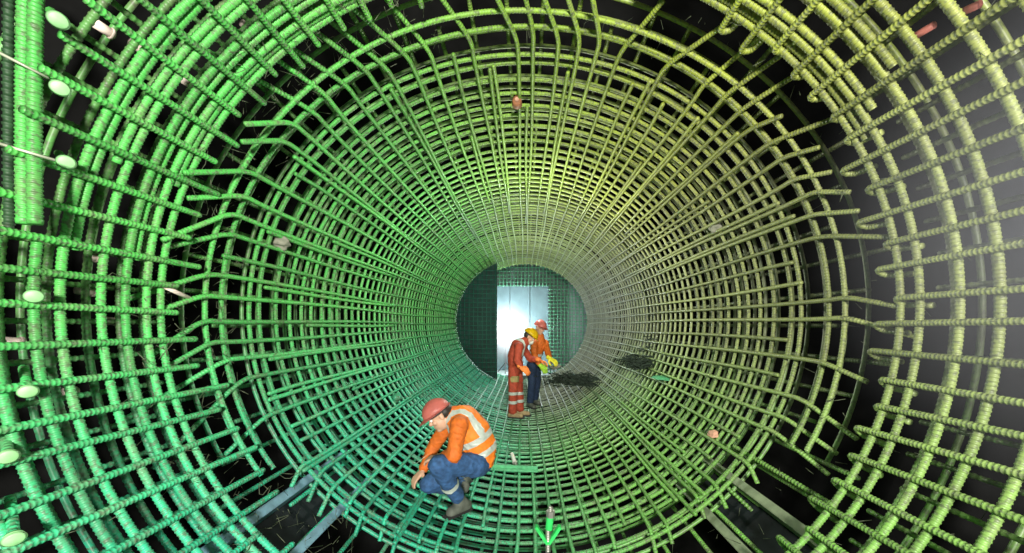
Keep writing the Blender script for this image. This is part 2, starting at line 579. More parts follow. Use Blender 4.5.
# second mat
for side, base in (('right', 0.0), ('left', PI)):
    n_ = 0
    for k in range(24):
        th = base + (1 if side == 'right' else -1) * (1.05 - 2.1 * (k + 0.5) / 24)
        path = [ell(th, y, 0.22 + 0.008 * math.sin(3 * y + k)) for y in np.linspace(0.4 if side == 'right' or k > 9 else 1.36, (1.78 if side == 'right' else 1.95) + 0.12 * random.random(), 8)]
        ob = link('outer_lengthwise_rebar', np_mesh('outer_near_rebar', *sweep(path, BAR * 0.9, 6, 0.026)), M['bar_dull'])
        n_ += 1
        tag(ob, f'dull bar in the outer mat behind the near {side} cage, {ordinal(n_)} from the top', 'rebar', f'outer lengthwise bars of the near {side} cage')
    for k, y in enumerate((1.74, 1.58, 1.42, 1.26, 1.10) if side == 'right' else (1.95, 1.84, 1.70, 1.56, 1.42)):
        V, Q = hoop(y, 0.19, base - 1.15, base + 1.15, 50, 0.026, BAR, 7)
        ob = link('outer_hoop_rebar', np_mesh('outer_hoop_rebar', V, Q), M['bar_dull'])
        tag(ob, f'dull hoop bar of the outer mat behind the near {side} cage, {ordinal(k + 1)} from the gap', 'hoop rebar', f'outer hoop bars of the near {side} cage')
    for k, y in enumerate((1.82, 1.5, 1.2) if side == 'right' else (1.9, 1.65, 1.42)):
        V, Q = hoop(y, 0.42, base - 1.15, base + 1.15, 50, 0.0, BAR, 6)
        ob = link('outer_hoop_rebar', np_mesh('outer_hoop_rebar', V, Q), M['bar_dull'])
        tag(ob, f'dim hoop bar of the rearmost mat behind the near {side} cage, {ordinal(k + 1)} from the gap', 'hoop rebar', f'rearmost hoop bars of the near {side} cage')

# the two thick uprights in front of the near left cage
for k, (px, ext) in enumerate(((24, 0), (35, 0))):
    top = P(px + 2, -40, 1.30)
    bot = P(px, 224, 1.30)
    path = [top.lerp(bot, t) + Vector((-0.006 * math.sin(PI * t), 0, 0)) for t in np.linspace(0, 1, 12)]
    ob = link('starter_rebar', np_mesh('starter_rebar', *sweep(path, 0.0185, 12, 0.015)), M['bar'])
    tag(ob, ('thick bright green upright bar at the upper left, outer one of the front pair', 'thick bright green upright bar at the upper left, inner one of the front pair')[k], 'rebar', 'front pair of upright bars')
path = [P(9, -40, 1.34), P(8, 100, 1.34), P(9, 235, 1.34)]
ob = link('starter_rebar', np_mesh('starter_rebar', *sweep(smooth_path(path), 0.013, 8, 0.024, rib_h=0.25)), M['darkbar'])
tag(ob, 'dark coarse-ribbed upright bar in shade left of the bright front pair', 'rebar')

# long loose bar bridging the gap lower right, and loose diagonal bars
for px0, py0, d0, px1, py1, d1, lab in ((744, 452, 2.6, 836, 507, 1.95, 'ribbed bar bridging the gap at lower right from far tunnel to near cage'),
                                        (726, 486, 2.55, 762, 520, 2.35, 'short stub bar dropping beside the right dark beam')):
    path = [P(px0, py0, d0).lerp(P(px1, py1, d1), t) for t in np.linspace(-0.15, 1, 8)]
    ob = link('loose_rebar', np_mesh('loose_rebar', *sweep(path, BAR * 0.9, 8, 0.022, rib_h=0.25)), M['bar'])
    tag(ob, lab, 'rebar')

# ------------------------------------------------------------------ tie wire (uncountable) and pale tie wires
parts = []
def wire_knot(p, s, r=0.0016):
    pts = [p + Vector(rng.normal(0, s, 3)) for _ in range(5)]
    parts.append(sweep(smooth_path(pts, 1), r, 3))
for k in range(700):                # along the mouth of the far cage and the near cage edge
    th = random.uniform(PI - 1.3, PI + 1.0) if k % 3 else random.uniform(0, 2 * PI)
    yy = random.uniform(1.75, 2.35)
    wire_knot(ell(th, yy, random.uniform(-0.02, 0.12)), 0.026, 0.0019)
for k in range(700):
    th = 2 * PI * (random.randrange(FARL) + 0.5) / FARL
    yy = 2.76 + 0.15 * random.randrange(16)
    wire_knot(ell(th, yy, -0.005), 0.022, 0.0016)
for k in range(220):
    th = 2 * PI * (random.randrange(NEARL) + 0.3) / NEARL
    wire_knot(ell(th, random.choice(LY + RY), 0.0), 0.022, 0.0014)
ob = link('tie_wire', np_mesh('tie_wire', *join(parts)), M['wire'])
tag(ob, 'dark twisted tie wire knotted at the bar crossings', 'wire')
ob['kind'] = 'stuff'

for i, (a, b, c, lab) in enumerate((((-6, 50), (22, 66), (48, 78), 'pale tie wire crossing the upright pair at upper left, higher one'),
                                    ((-6, 142), (26, 152), (54, 160), 'pale tie wire crossing the upright pair at upper left, lower one'))):
    pts = smooth_path([P(*a, 1.24), P(*b, 1.235), P(*c, 1.30)], 2)
    ob = link('pale_tie_wire', np_mesh('pale_tie_wire', *sweep(pts, 0.0055, 6)), M['palewire'])
    tag(ob, lab, 'wire')

# ------------------------------------------------------------------ headed studs at the near left cage
studs = [(58, 20, 50, "by the uprights' top"), (60, 88, 35, 'half-way down the uprights'), (66, 162, 20, "near the uprights' foot"),
         (34, 296, 5, 'at mid height'), (28, 391, 8, 'below mid height'), (8, 456, 0, 'at the left edge, lower'),
         (14, 538, 10, 'in the bottom left corner')]
for i, (px, py, ang, where) in enumerate(studs):
    c = on_cage(px, py, -0.03)
    ax = (Vector((0.75, -0.5, -0.25 - ang / 160))).normalized()
    t = thing('headed_stud', f'pale green headed stud poking from the near left cage {where}', 'stud', c, 'headed studs of the near left cage')
    bm = bmesh.new()
    add_cyl(bm, c - ax * 0.012, c + ax * 0.006, 0.020, 0.026, 24)
    add_cyl(bm, c + ax * 0.006, c + ax * 0.012, 0.026, 0.019, 24)
    bm_obj('head', bm, M['cap'], t, True)
    V, Q = sweep([c - ax * 0.22, c - ax * 0.1, c - ax * 0.01], 0.013, 8, 0.02)
    link('stem', np_mesh('stem', V, Q), M['bar'], t)

# pale plastic sleeves deep behind the near left cage; reddish conduits behind the near right cage
for i, (px, py, where) in enumerate(((104, 29, 'high beside the upright pair'), (139, 48, 'right of the highest pale sleeve'), (247, 27, 'near the top edge'), (188, 83, 'in the upper middle of the cage'),
                                     (212, 96, 'toward the gap near the upper middle'), (118, 98, 'below the upper pair of sleeves'), (38, 312, 'beside the mid-height stud'), (92, 257, 'above mid height'),
                                     (86, 291, 'at mid height'), (110, 321, 'below mid height'), (70, 392, 'above the lower studs'), (14, 342, 'at the left edge'))):
    c = on_cage(px, py, 0.3)
    ln = random.uniform(0.022, 0.036)
    ax = Vector((0.25, 1, -0.1)).normalized()
    t = thing('plastic_sleeve', f'pale plastic sleeve behind the near left cage, {where}', 'sleeve', c, 'pale sleeves behind the near left cage')
    V, Q = sweep([c - ax * ln, c, c + ax * ln], 0.02, 12)
    link('tube', np_mesh('tube', V, Q), M['sleeve'], t)
    V, Q = sweep([c + ax * (ln - 0.012), c + ax * (ln - 0.004)], 0.024, 12)
    link('collar', np_mesh('collar', V, Q), M['sleeve'], t)
for px0, py0, px1, py1, lab in ((958, 14, 980, 4, 'salmon red conduit stub behind the upper right cage, nearer the corner'), (912, 38, 934, 25, 'salmon red conduit stub behind the upper right cage, nearer the gap')):
    a, b = on_cage(px0, py0, 0.12), on_cage(px1, py1, 0.12)
    ob = link('conduit', np_mesh('conduit', *sweep([a, a.lerp(b, 0.5), b], 0.014, 12)), M['redtube'])
    tag(ob, lab, 'conduit')

a, b = on_cage(163, 286, 0.02), on_cage(191, 299, 0.02)
ob = link('pale_rod', np_mesh('pale_rod', *sweep([a, a.lerp(b, .5), b], 0.011, 10)), M['sleeve'])
tag(ob, 'pale pinkish rod slanting across the gap at mid left', 'rod')

# ------------------------------------------------------------------ formwork beams under the gap
def beam(name, label, th, mflange, y0, y1, off, half):
    o = outward(th)
    tdir = Vector((-o.z, 0, o.x))
    R = Matrix((tdir, Vector((0, 1, 0)), o)).transposed()
    mid = ell(th, (y0 + y1) / 2, off)
    L = y1 - y0
    t = thing(name, label, 'beam', mid)
    bm = bmesh.new()
    add_box(bm, mid + o * 0.05, (half * 2 - 0.02, L, 0.02), R)
    bm_obj('web', bm, M['black'], t)
    for s in (-1, 1):
        bm = bmesh.new()
        add_box(bm, mid + tdir * s * half, (0.055, L, 0.12), R, 0.004)
        bm_obj('flange', bm, mflange, t)
    return t
beam('formwork_beam', 'dark formwork beam with blue-grey edge boards under the gap at lower left', math.radians(224.5), M['board'], 1.7, 3.1, 0.15, 0.15)
beam('formwork_beam', 'dark formwork beam with green-grey edge boards under the gap at lower right', math.radians(-45.5), M['boardg'], 1.6, 3.0, 0.15, 0.15)

# ------------------------------------------------------------------ end of the tunnel
# mesh mat closing the end, with an opening
YM = 11.25
parts = []
ox0, ox1, otop = -0.85, 0.70, 2.76
for k in range(-17, 18):
    x = k * 0.11
    h = B * math.sqrt(max(0, 1 - (x / (A + 0.25)) ** 2)) * 1.1
    z0, z1 = CZ - h, CZ + h
    if ox0 < x < ox1:
        z0 = otop
    if z1 > z0:
        parts.append(sweep([(x, YM, z0), (x, YM, (z0 + z1) / 2), (x, YM, z1)], 0.014, 6))
for k in range(-15, 16):
    z = CZ + k * 0.11
    w = (A + 0.25) * math.sqrt(max(0, 1 - ((z - CZ) / (B * 1.12)) ** 2))
    spans = [(-w, w)] if z > otop else [(-w, ox0), (ox1, w)]
    for x0, x1 in spans:
        parts.append(sweep([(x0, YM + 0.03, z), ((x0 + x1) / 2, YM + 0.03, z), (x1, YM + 0.03, z)], 0.014, 6))
ob = link('rebar_mat', np_mesh('rebar_mat', *join(parts)), M['matgreen'])
tag(ob, 'flat square grid of green bars closing the far end round a doorway', 'rebar mat')

t = thing('steel_shutter', 'blue-grey steel shutter panel standing behind the far doorway', 'shutter', (0, 12.6, 0.1))
for x0, x1, nm in ((-0.95, -0.52, 'panel'), (-0.50, 0.16, 'panel'), (0.18, 0.80, 'panel')):
    for z0, z1 in ((0.08, 1.45), (1.47, 2.95)):
        bm = bmesh.new()
        add_box(bm, ((x0 + x1) / 2, 12.6, (z0 + z1) / 2), (x1 - x0, 0.04, z1 - z0), None, 0.006)
        bm_obj(nm, bm, M['panel'], t)

# added sheet: the shade at the left of the end, painted dark
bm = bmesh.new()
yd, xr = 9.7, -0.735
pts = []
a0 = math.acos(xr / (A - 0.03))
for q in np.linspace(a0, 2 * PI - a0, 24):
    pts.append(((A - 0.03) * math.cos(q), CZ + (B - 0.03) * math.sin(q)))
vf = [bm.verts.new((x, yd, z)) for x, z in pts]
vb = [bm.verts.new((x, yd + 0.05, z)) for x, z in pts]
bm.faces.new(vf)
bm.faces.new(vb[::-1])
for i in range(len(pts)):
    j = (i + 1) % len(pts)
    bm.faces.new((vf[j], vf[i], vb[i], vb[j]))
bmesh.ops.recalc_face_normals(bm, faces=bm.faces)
ob = bm_obj('shade_sheet', bm, M['shadesheet'])
tag(ob, 'dark green-black sheet standing in for the shade at left of the far tunnel end', 'sheet')
parts = []
for k in range(9):
    x = xr - 0.04 - 0.115 * k
    h = (B - 0.04) * math.sqrt(max(0.01, 1 - (x / (A - 0.03)) ** 2))
    parts.append(sweep([(x, yd - 0.02, CZ - h), (x, yd - 0.02, CZ), (x, yd - 0.02, CZ + h)], 0.010, 6))
for k in range(-11, 12):
    z = CZ + 0.12 * k
    x0 = -(A - 0.04) * math.sqrt(max(0.01, 1 - ((z - CZ) / (B - 0.03)) ** 2))
    if x0 < xr - 0.05:
        parts.append(sweep([(x0, yd - 0.04, z), ((x0 + xr) / 2, yd - 0.04, z), (xr, yd - 0.04, z)], 0.010, 6))
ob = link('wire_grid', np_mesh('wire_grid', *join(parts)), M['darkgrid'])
tag(ob, 'wire grid before the shade sheet, its shade put into the dark teal colour', 'wire grid')

# work lamp by the doorway
lc = Vector((-0.62, 11.9, 1.35))
t = thing('work_lamp', 'glaring white work lamp on a stand in the far doorway', 'lamp', (lc.x, lc.y, 0.07))
bm = bmesh.new()
add_box(bm, lc + Vector((0, 0.05, 0)), (0.36, 0.08, 0.62), None, 0.01)
bm_obj('housing', bm, M['lampbody'], t)
bm = bmesh.new()
add_box(bm, lc, (0.32, 0.03, 0.58), None, 0.004)
bm_obj('lamp_glass', bm, M['lampglass'], t)
bm = bmesh.new()
add_cyl(bm, lc + Vector((0, 0.06, -0.3)), (lc.x, lc.y + 0.06, 0.3), 0.018)
bm_obj('pole', bm, M['lampbody'], t)
for q in (0.5, 2.6, 4.7):
    bm = bmesh.new()
    add_cyl(bm, (lc.x, lc.y + 0.06, 0.4), (lc.x + 0.3 * math.cos(q), lc.y + 0.06 + 0.3 * math.sin(q), 0.08), 0.014)
    bm_obj('leg', bm, M['lampbody'], t)

# ------------------------------------------------------------------ small things lying or hanging in the cage
def blob(name, c, size, mat, label, cat, seed, rough=0.35):
    bm = bmesh.new()
    bmesh.ops.create_icosphere(bm, subdivisions=4, radius=1)
    r_ = random.Random(seed)
    dirs = [(Vector((r_.uniform(-1, 1), r_.uniform(-1, 1), r_.uniform(-1, 1))).normalized(), r_.uniform(3, 8), r_.uniform(0, 6)) for _ in range(9)]
    for v in bm.verts:
        n = v.co.copy()
        k = 1 + rough * sum(math.sin(w * n.dot(d) + p) for d, w, p in dirs) / 5
        v.co = Vector((n.x * size[0] * k, n.y * size[1] * k, n.z * size[2] * k)) + Vector(c)
    return tag(bm_obj(name, bm, mat, None, True), label, cat)

def shade_strands(c, ext, n, label):  # loose dark strands laid where a fuzzy patch of shade falls
    prt = []
    for _ in range(n):
        q = Vector(c) + Vector((rng.normal(0, ext[0]), rng.normal(0, ext[1]), abs(rng.normal(0, ext[2])) - 0.02))
        q.z = max(q.z, floor_z(q.x) + 0.02)
        pts_ = [q + Vector(rng.normal(0, 0.05, 3)) * Vector((1, 1, 0.5)) if False else q + Vector((rng.normal(0, 0.06), rng.normal(0, 0.06), rng.normal(0, 0.02))) for _k in range(4)]
        prt.append(sweep(smooth_path(pts_, 1), 0.007, 4))
    tag(link('shade_strand_heap', np_mesh('shade_strand_heap', *join(prt)), M['shadestrand']), label, 'shade_strands')['kind'] = 'stuff'
shade_strands(P(573, 381, 7.2), (0.22, 0.30, 0.06), 420, 'dark strands standing in for shade on the bars right of the standing workers')
shade_strands(P(640, 366, 5.2), (0.07, 0.16, 0.06), 160, 'small patch of dark strands for shade half-way up the far tunnel right side')
blob('cloth_rag', on_cage(716, 228, 0.02), (0.05, 0.06, 0.04), M['rag'], 'grey rag caught in the far tunnel bars at upper right', 'rag', 5)
blob('cloth_rag', on_cage(281, 242, 0.02), (0.06, 0.06, 0.05), M['rag'], 'grey rag caught in the far tunnel bars at left', 'rag', 6)
blob('cloth_rag', on_cage(396, 398, 0.0), (0.06, 0.08, 0.05), M['bar_dull'], 'mossy green rag behind the crouching worker', 'rag', 8)
blob('cloth_rag', on_cage(662, 378, 0.0), (0.10, 0.16, 0.02), M['greenflat'], 'flat green scrap on the far tunnel right side', 'rag', 9)
blob('paper_tag', on_cage(713, 434, 0.0), (0.035, 0.04, 0.03), M['pink'], 'pinkish crumpled tag on the bars at lower right', 'tag', 10)
blob('cloth_rag', P(556, 367, 7.3), (0.10, 0.08, 0.05), M['rag'], 'pale crumpled sack beside the dark strands', 'sack', 12)
t = thing('bar_spacer', 'reddish brown round spacer hanging from the crown bars', 'spacer', on_cage(517, 102, 0.0))
c = on_cage(517, 102, -0.02)
bm = bmesh.new()
add_cyl(bm, c + Vector((0, 0.03, 0)), c + Vector((0, -0.03, 0)), 0.042, 0.034, 20)
bm_obj('body', bm, M['spacer'], t, True)
bm = bmesh.new()
add_cyl(bm, c + Vector((0, -0.03, 0)), c + Vector((0, -0.04, 0)), 0.016, 0.016, 14)
bm_obj('boss', bm, M['pink'], t)

# threaded post with green bracket, bottom centre
base = on_cage(548, 543, -0.02)
t = thing('prop_post', 'short threaded post with bright green bracket standing at bottom centre', 'post', base)
V, Q = sweep([base + Vector((0, 0, -0.1)), base + Vector((0, 0, 0.1)), base + Vector((0.02, 0, 0.26))], 0.017, 10, 0.012, rib_h=0.12)
link('rod', np_mesh('rod', V, Q), M['metal'], t)
bm = bmesh.new()
add_cyl(bm, base + Vector((0.006, 0, 0.10)), base + Vector((0.016, 0, 0.19)), 0.026, 0.026, 18)
bm_obj('sleeve', bm, M['brightgreen'], t)
bm = bmesh.new()
add_cyl(bm, base + Vector((0.017, 0, 0.19)), base + Vector((0.02, 0, 0.235)), 0.031, 0.031, 6)
bm_obj('nut', bm, M['metal'], t)
for s in (-1, 1):
    bm = bmesh.new()
    r_ = Matrix.Rotation(s * 0.6, 3, 'Y')
    add_box(bm, base + Vector((s * 0.045, 0, 0.06)), (0.022, 0.05, 0.15), r_, 0.004)
    bm_obj('wing', bm, M['brightgreen'], t)

bm = bmesh.new()
c = P(514, 467, 4.02)
c.z = floor_z(c.x) + 0.025
add_box(bm, c, (0.52, 0.07, 0.012), Matrix.Rotation(-0.12, 3, 'Z'), 0.003)
add_box(bm, c + Vector((0, 0.03, 0.018)), (0.52, 0.012, 0.036), Matrix.Rotation(-0.12, 3, 'Z'), 0.002)
tag(bm_obj('flat_bar', bm, M['greenflat']), 'green flat angle strip lying across the floor bars behind the crouching worker', 'strip')
# white pointed marker
a = P(512, 445, 4.4)
a.z = floor_z(a.x) + 0.06
t = thing('marker_pen', 'white pointed marker lying on the floor bars in front of the standing worker', 'marker', a)
b = P(516, 460, 4.1)
b.z = floor_z(b.x) + 0.03
bm = bmesh.new()
add_cyl(bm, a, a.lerp(b, 0.75), 0.022, 0.026, 14)
bm_obj('barrel', bm, M['white'], t, False)
bm = bmesh.new()
add_cyl(bm, a.lerp(b, 0.75), b, 0.024, 0.004, 14)
bm_obj('tip', bm, M['metal'], t, False)

# ------------------------------------------------------------------ people
def flesh(chains, blobs=(), voxel=0.008, smooth=6):
    """one closed surface grown round limbs (chains of (point, radius)) and oriented ellipsoids"""
    bm = bmesh.new()
    for ch in chains:
        for (p0, r0), (p1, r1) in zip(ch[:-1], ch[1:]):
            p0, p1 = Vector(p0), Vector(p1)
            n = max(2, int((p1 - p0).length / (0.3 * min(r0, r1))) + 1)
            for i in range(n + 1):
                t = i / n
                bmesh.ops.create_icosphere(bm, subdivisions=2, radius=r0 + (r1 - r0) * t, matrix=Matrix.Translation(p0.lerp(p1, t)))
    for c, r, rot in blobs:
        add_ball(bm, c, r, 20, rot)
    me = bpy.data.meshes.new('tmp')
    bm.to_mesh(me)
    bm.free()
    o = bpy.data.objects.new('tmp', me)
    C.objects.link(o)
    m = o.modifiers.new('r', 'REMESH')
    m.mode = 'VOXEL'
    m.voxel_size = voxel
    s = o.modifiers.new('s', 'SMOOTH')
    s.iterations = smooth
    s.factor = 0.5
    dg = bpy.context.evaluated_depsgraph_get()
    out = bpy.data.meshes.new_from_object(o.evaluated_get(dg))
    bpy.data.objects.remove(o)
    bpy.data.meshes.remove(me)
    out.polygons.foreach_set('use_smooth', [True] * len(out.polygons))
    return out


def folds(me, amp=0.007, f=9.0):
    from mathutils import noise
    co_ = [(v, v.normal.copy()) for v in me.vertices]
    for v, n_ in co_:
        q = Vector((v.co.x * f, v.co.y * f, v.co.z * f * 1.9 + v.co.x * f))
        k = 1 - abs(noise.noise(q)) * 2.2
        v.co += n_ * amp * (k * k * k if k > 0 else 0) - n_ * amp * 0.3
    me.update()
    return me


def garment(*a):
    return folds(flesh(*a))


def band(me, p, n, w, push=0.004, keep=None):
    """the strip of a garment between two parallel planes, pushed out: a sewn-on tape"""
    bm = bmesh.new()
    bm.from_mesh(me)
    n = Vector(n).normalized()
    p = Vector(p)
    g = bm.verts[:] + bm.edges[:] + bm.faces[:]
    bmesh.ops.bisect_plane(bm, geom=g, plane_co=p + n * w / 2, plane_no=n, clear_outer=True)
    g = bm.verts[:] + bm.edges[:] + bm.faces[:]
    bmesh.ops.bisect_plane(bm, geom=g, plane_co=p - n * w / 2, plane_no=-n, clear_outer=True)
    if keep is not None:
        bmesh.ops.delete(bm, geom=[f for f in bm.faces if not keep(f.calc_center_median())], context='FACES')
    bm.normal_update()
    for v in bm.verts:
        v.co += v.normal * push
    return bm


def basis(fwd, up):
    f = Vector(fwd).normalized()
    u = Vector(up)
    u = (u - f * u.dot(f)).normalized()
    r = f.cross(u)
    return Matrix((f, -r, u)).transposed()      # local x = forward, y = left, z = up


def head_parts(c, fwd, up):
    R = basis(fwd, up)
    def w(v): return Vector(c) + R @ Vector(v)
    blobs = [(w((-0.01, 0, 0.03)), (0.098, 0.077, 0.092), R), (w((0.025, 0, -0.045)), (0.066, 0.060, 0.075), R),
             (w((0.06, 0, -0.095)), (0.03, 0.032, 0.022), R), (w((0.098, 0, -0.02)), (0.020, 0.014, 0.017), R),
             (w((0.088, 0, 0.002)), (0.012, 0.010, 0.03), R), (w((0.078, 0, 0.03)), (0.016, 0.052, 0.012), R),
             (w((0.083, 0, -0.057)), (0.012, 0.025, 0.006), R), (w((0.081, 0, -0.070)), (0.012, 0.022, 0.007), R)]
    for s in (-1, 1):
        blobs.append((w((-0.005, s * 0.078, -0.01)), (0.018, 0.009, 0.032), R))
        blobs.append((w((0.062, s * 0.042, -0.025)), (0.024, 0.022, 0.022), R))
    return blobs, R, w


def helmet(person, c, fwd, up, mat, scale=1.0):
    R = basis(fwd, up)
    bm = bmesh.new()
    rx, ry, rz = 0.135 * scale, 0.112 * scale, 0.115 * scale
    n, m = 40, 12
    rings = []
    for i in range(m + 1):
        ph = (PI / 2) * i / m
        row = []
        for k in range(n):
            t = 2 * PI * k / n
            ridge = 1 + 0.05 * math.exp(-((math.sin(t) * math.cos(ph)) / 0.18) ** 2) * math.sin(ph) ** 0.5
            row.append(bm.verts.new((rx * math.cos(ph) * math.cos(t), ry * math.cos(ph) * math.sin(t), rz * math.sin(ph) * ridge)) if i < m else None)
        rings.append(row)
    top = bm.verts.new((0, 0, rz * 1.05))
    for i in range(m - 1):
        for k in range(n):
            bm.faces.new((rings[i][k], rings[i][(k + 1) % n], rings[i + 1][(k + 1) % n], rings[i + 1][k]))
    for k in range(n):
        bm.faces.new((rings[m - 1][k], rings[m - 1][(k + 1) % n], top))
    bmesh.ops.solidify(bm, geom=bm.faces[:], thickness=0.006)
    bm.transform(Matrix.Translation(c) @ R.to_4x4())
    h = bm_obj('helmet', bm, mat, person, True)
    bm = bmesh.new()
    vin, vout = [], []
    for k in range(n):
        t = 2 * PI * k / n
        e = 0.014 + 0.045 * max(0, math.cos(t)) ** 2
        vin.append(bm.verts.new((rx * 0.99 * math.cos(t), ry * 0.99 * math.sin(t), 0.004)))
        vout.append(bm.verts.new(((rx + e) * math.cos(t), (ry + e * 0.7) * math.sin(t), -0.006 - 0.01 * max(0, math.cos(t)))))
    for k in range(n):
        bm.faces.new((vin[k], vin[(k + 1) % n], vout[(k + 1) % n], vout[k]))
    bmesh.ops.solidify(bm, geom=bm.faces[:], thickness=0.006)
    bm.transform(Matrix.Translation(c) @ R.to_4x4())
    bm_obj('brim', bm, mat, h, True)
    bm = bmesh.new()
    for k in range(n):
        t = 2 * PI * k / n
        add_ball(bm, (0.086 * math.cos(t) - 0.01, 0.080 * math.sin(t), -0.014), (0.008, 0.008, 0.012), 8)
    bm.transform(Matrix.Translation(c) @ R.to_4x4())
    bm_obj('headband', bm, M['blackstrap'], h, True)


def hand_chains(wrist, knuckle, palm_n, thumb_side, curl=0.8, s=1.0):
    """palm and five fingers; palm_n = direction the palm faces"""
    w, k = Vector(wrist), Vector(knuckle)
    d = (k - w).normalized()
    pn = Vector(palm_n)
    pn = (pn - d * pn.dot(d)).normalized()
    side = d.cross(pn) * thumb_side
    ch = []
    L = 0.085 * s
    for i, (off, ln) in enumerate(((0.030, 0.072), (0.010, 0.080), (-0.011, 0.074), (-0.031, 0.058))):
        a = w + side * off * 0.5 * s + d * 0.012
        b = w + d * L + side * off * s
        ch.append([(a, 0.016 * s), (b, 0.0125 * s)])
        ang = 0.35 * curl
        p = b
        for q, fr in enumerate((0.45, 0.32, 0.25)):
            dirq = d * math.cos(ang) + pn * math.sin(ang)
            p2 = p + dirq * ln * fr * s
            ch.append([(p, 0.0105 * s - 0.001 * q), (p2, 0.0098 * s - 0.001 * q)])
            p = p2
            ang += 0.55 * curl
    a = w + side * 0.026 * s + d * 0.02
    b = a + (d * 0.5 + side * 0.75 + pn * 0.4).normalized() * 0.045 * s
    c = b + (d * 0.85 + side * 0.15 + pn * 0.5).normalized() * 0.032 * s
    e = c + (d * 0.9 - side * 0.1 + pn * 0.4).normalized() * 0.026 * s
    ch.append([(a, 0.0150 * s), (b, 0.0125 * s), (c, 0.0105 * s), (e, 0.009 * s)])
    return ch


def boot(person, heel, toe, mat, ankle, up=Vector((0, 0, 1))):
    heel, toe, ankle = Vector(heel), Vector(toe), Vector(ankle)
    d = (toe - heel).normalized()
    me = flesh([[(heel + up * 0.045, 0.042), (heel.lerp(toe, 0.5) + up * 0.048, 0.046), (toe - d * 0.03 + up * 0.04, 0.042)],
                [(heel + d * 0.03 + up * 0.06, 0.046), (ankle, 0.050), (ankle + (ankle - heel - d * 0.05).normalized() * 0.07, 0.054)]], (), 0.008, 5)
    bt = link('boot', me, mat, person)
    bm = bmesh.new()
    side = d.cross(up).normalized()
    R = Matrix((d, -side, up)).transposed()
    add_box(bm, heel.lerp(toe, 0.5) + up * 0.010, ((toe - heel).length + 0.06, 0.084, 0.022), R, 0.008)
    bm_obj('sole', bm, M['sole'], bt)
    return bt


def eyes(person, w, R):
    for s in (-1, 1):
        bm = bmesh.new()
        add_ball(bm, w((0.080, s * 0.032, 0.006)), 0.0115, 14, R)
        e = bm_obj('eye', bm, M['eyew'], person, True)
        bm = bmesh.new()
        add_ball(bm, w((0.0895, s * 0.032, 0.004)), (0.004, 0.0058, 0.0058), 10, R)
        bm_obj('iris', bm, M['eye'], e, True)


# ---- crouching worker
fx = -0.53
pr = thing('person', 'person crouching over the floor bars in orange vest, blue jeans and coral red helmet', 'person', (fx, 3.0, floor_z(fx)))
J = dict(pel=P(479, 461, 3.10), hL=P(475, 464, 3.00), hR=P(474, 461, 3.20), kL=P(438, 465, 2.74), aL=P(459, 499, 2.98),
         kR=P(428, 484, 3.02), aR=P(464, 487, 3.34),
         waist=P(480, 447, 3.10), mid=P(473, 433, 3.08), chest=P(463, 422, 3.07), neck=P(450, 414, 3.06),
         sL=P(459, 425, 2.91), sR=P(450, 421, 3.22), eL=P(454, 455, 2.78), wL=P(439, 457, 2.94), eR=P(434, 446, 3.26), wR=P(423, 470, 3.14), nR=P(416, 478, 3.10))
fwd, up = Vector((-0.80, -0.28, -0.55)), Vector((-0.5, -0.05, 0.86))
hc = P(440, 415, 3.03)
hb, HR, hw = head_parts(hc, fwd, up)
nL = J['wL'] + Vector((-0.085, 0.02, -0.02))
chains = [[(J['pel'], 0.115), (J['waist'], 0.108), (J['mid'], 0.118), (J['chest'], 0.118), (J['neck'], 0.062)], [(J['neck'], 0.056), (hc + HR @ Vector((-0.02, 0, -0.06)), 0.055)],
          [(J['sR'], 0.06), (J['chest'], 0.09), (J['sL'], 0.06)], [(J['hR'], 0.095), (J['pel'], 0.1), (J['hL'], 0.095)]]
for s in 'LR':
    chains.append([(J['s' + s], 0.056), (J['e' + s], 0.042), (J['w' + s], 0.029)])
    chains.append([(J['h' + s], 0.085), (J['k' + s], 0.060), (J['k' + s].lerp(J['a' + s], 0.35), 0.056), (J['a' + s], 0.040)])
chains += hand_chains(J['wR'], J['nR'], Vector((0.2, 0.2, -1)), 1, 0.75)
chains += hand_chains(J['wL'], nL, Vector((0, 0.2, -1)), -1, 0.9)
link('body', flesh(chains, hb, 0.0055, 3), M['skin'], pr)
eyes(pr, hw, HR)
helmet(pr, hw((0.008, 0, 0.04)), fwd, up, M['redhat'], 0.88)
bm = bmesh.new()
add_ball(bm, hw((-0.045, 0, 0.005)), (0.070, 0.080, 0.062), 20, HR)
bm_obj('hair', bm, M['hair'], pr, True)
# jacket, sleeves
jac = garment([[(J['waist'], 0.125), (J['mid'], 0.135), (J['chest'], 0.134), (J['neck'] + Vector((0.02, 0, -0.02)), 0.085)], [(J['sR'], 0.073), (J['chest'], 0.1), (J['sL'], 0.073)]] +
            [[(J['s' + s], 0.073), (J['s' + s].lerp(J['e' + s], 0.5), 0.066), (J['e' + s], 0.062), (J['e' + s].lerp(J['w' + s], 0.5), 0.052), (J['e' + s].lerp(J['w' + s], 0.9 if s == 'R' else 0.62), 0.044)] for s in 'LR'], (), 0.0085, 4)
link('jacket', jac, M['orange'], pr)
ves = garment([[(J['pel'].lerp(J['waist'], 0.35), 0.142), (J['waist'], 0.143), (J['mid'], 0.150), (J['chest'], 0.146), (J['neck'] + Vector((0.03, 0, -0.03)), 0.085)],
             [(J['sR'].lerp(J['chest'], 0.25), 0.078), (J['chest'], 0.11), (J['sL'].lerp(J['chest'], 0.25), 0.080)]], (), 0.0085, 4)
v_ = link('vest', ves, M['vest'], pr)
sp = (J['neck'] - J['pel']).normalized()
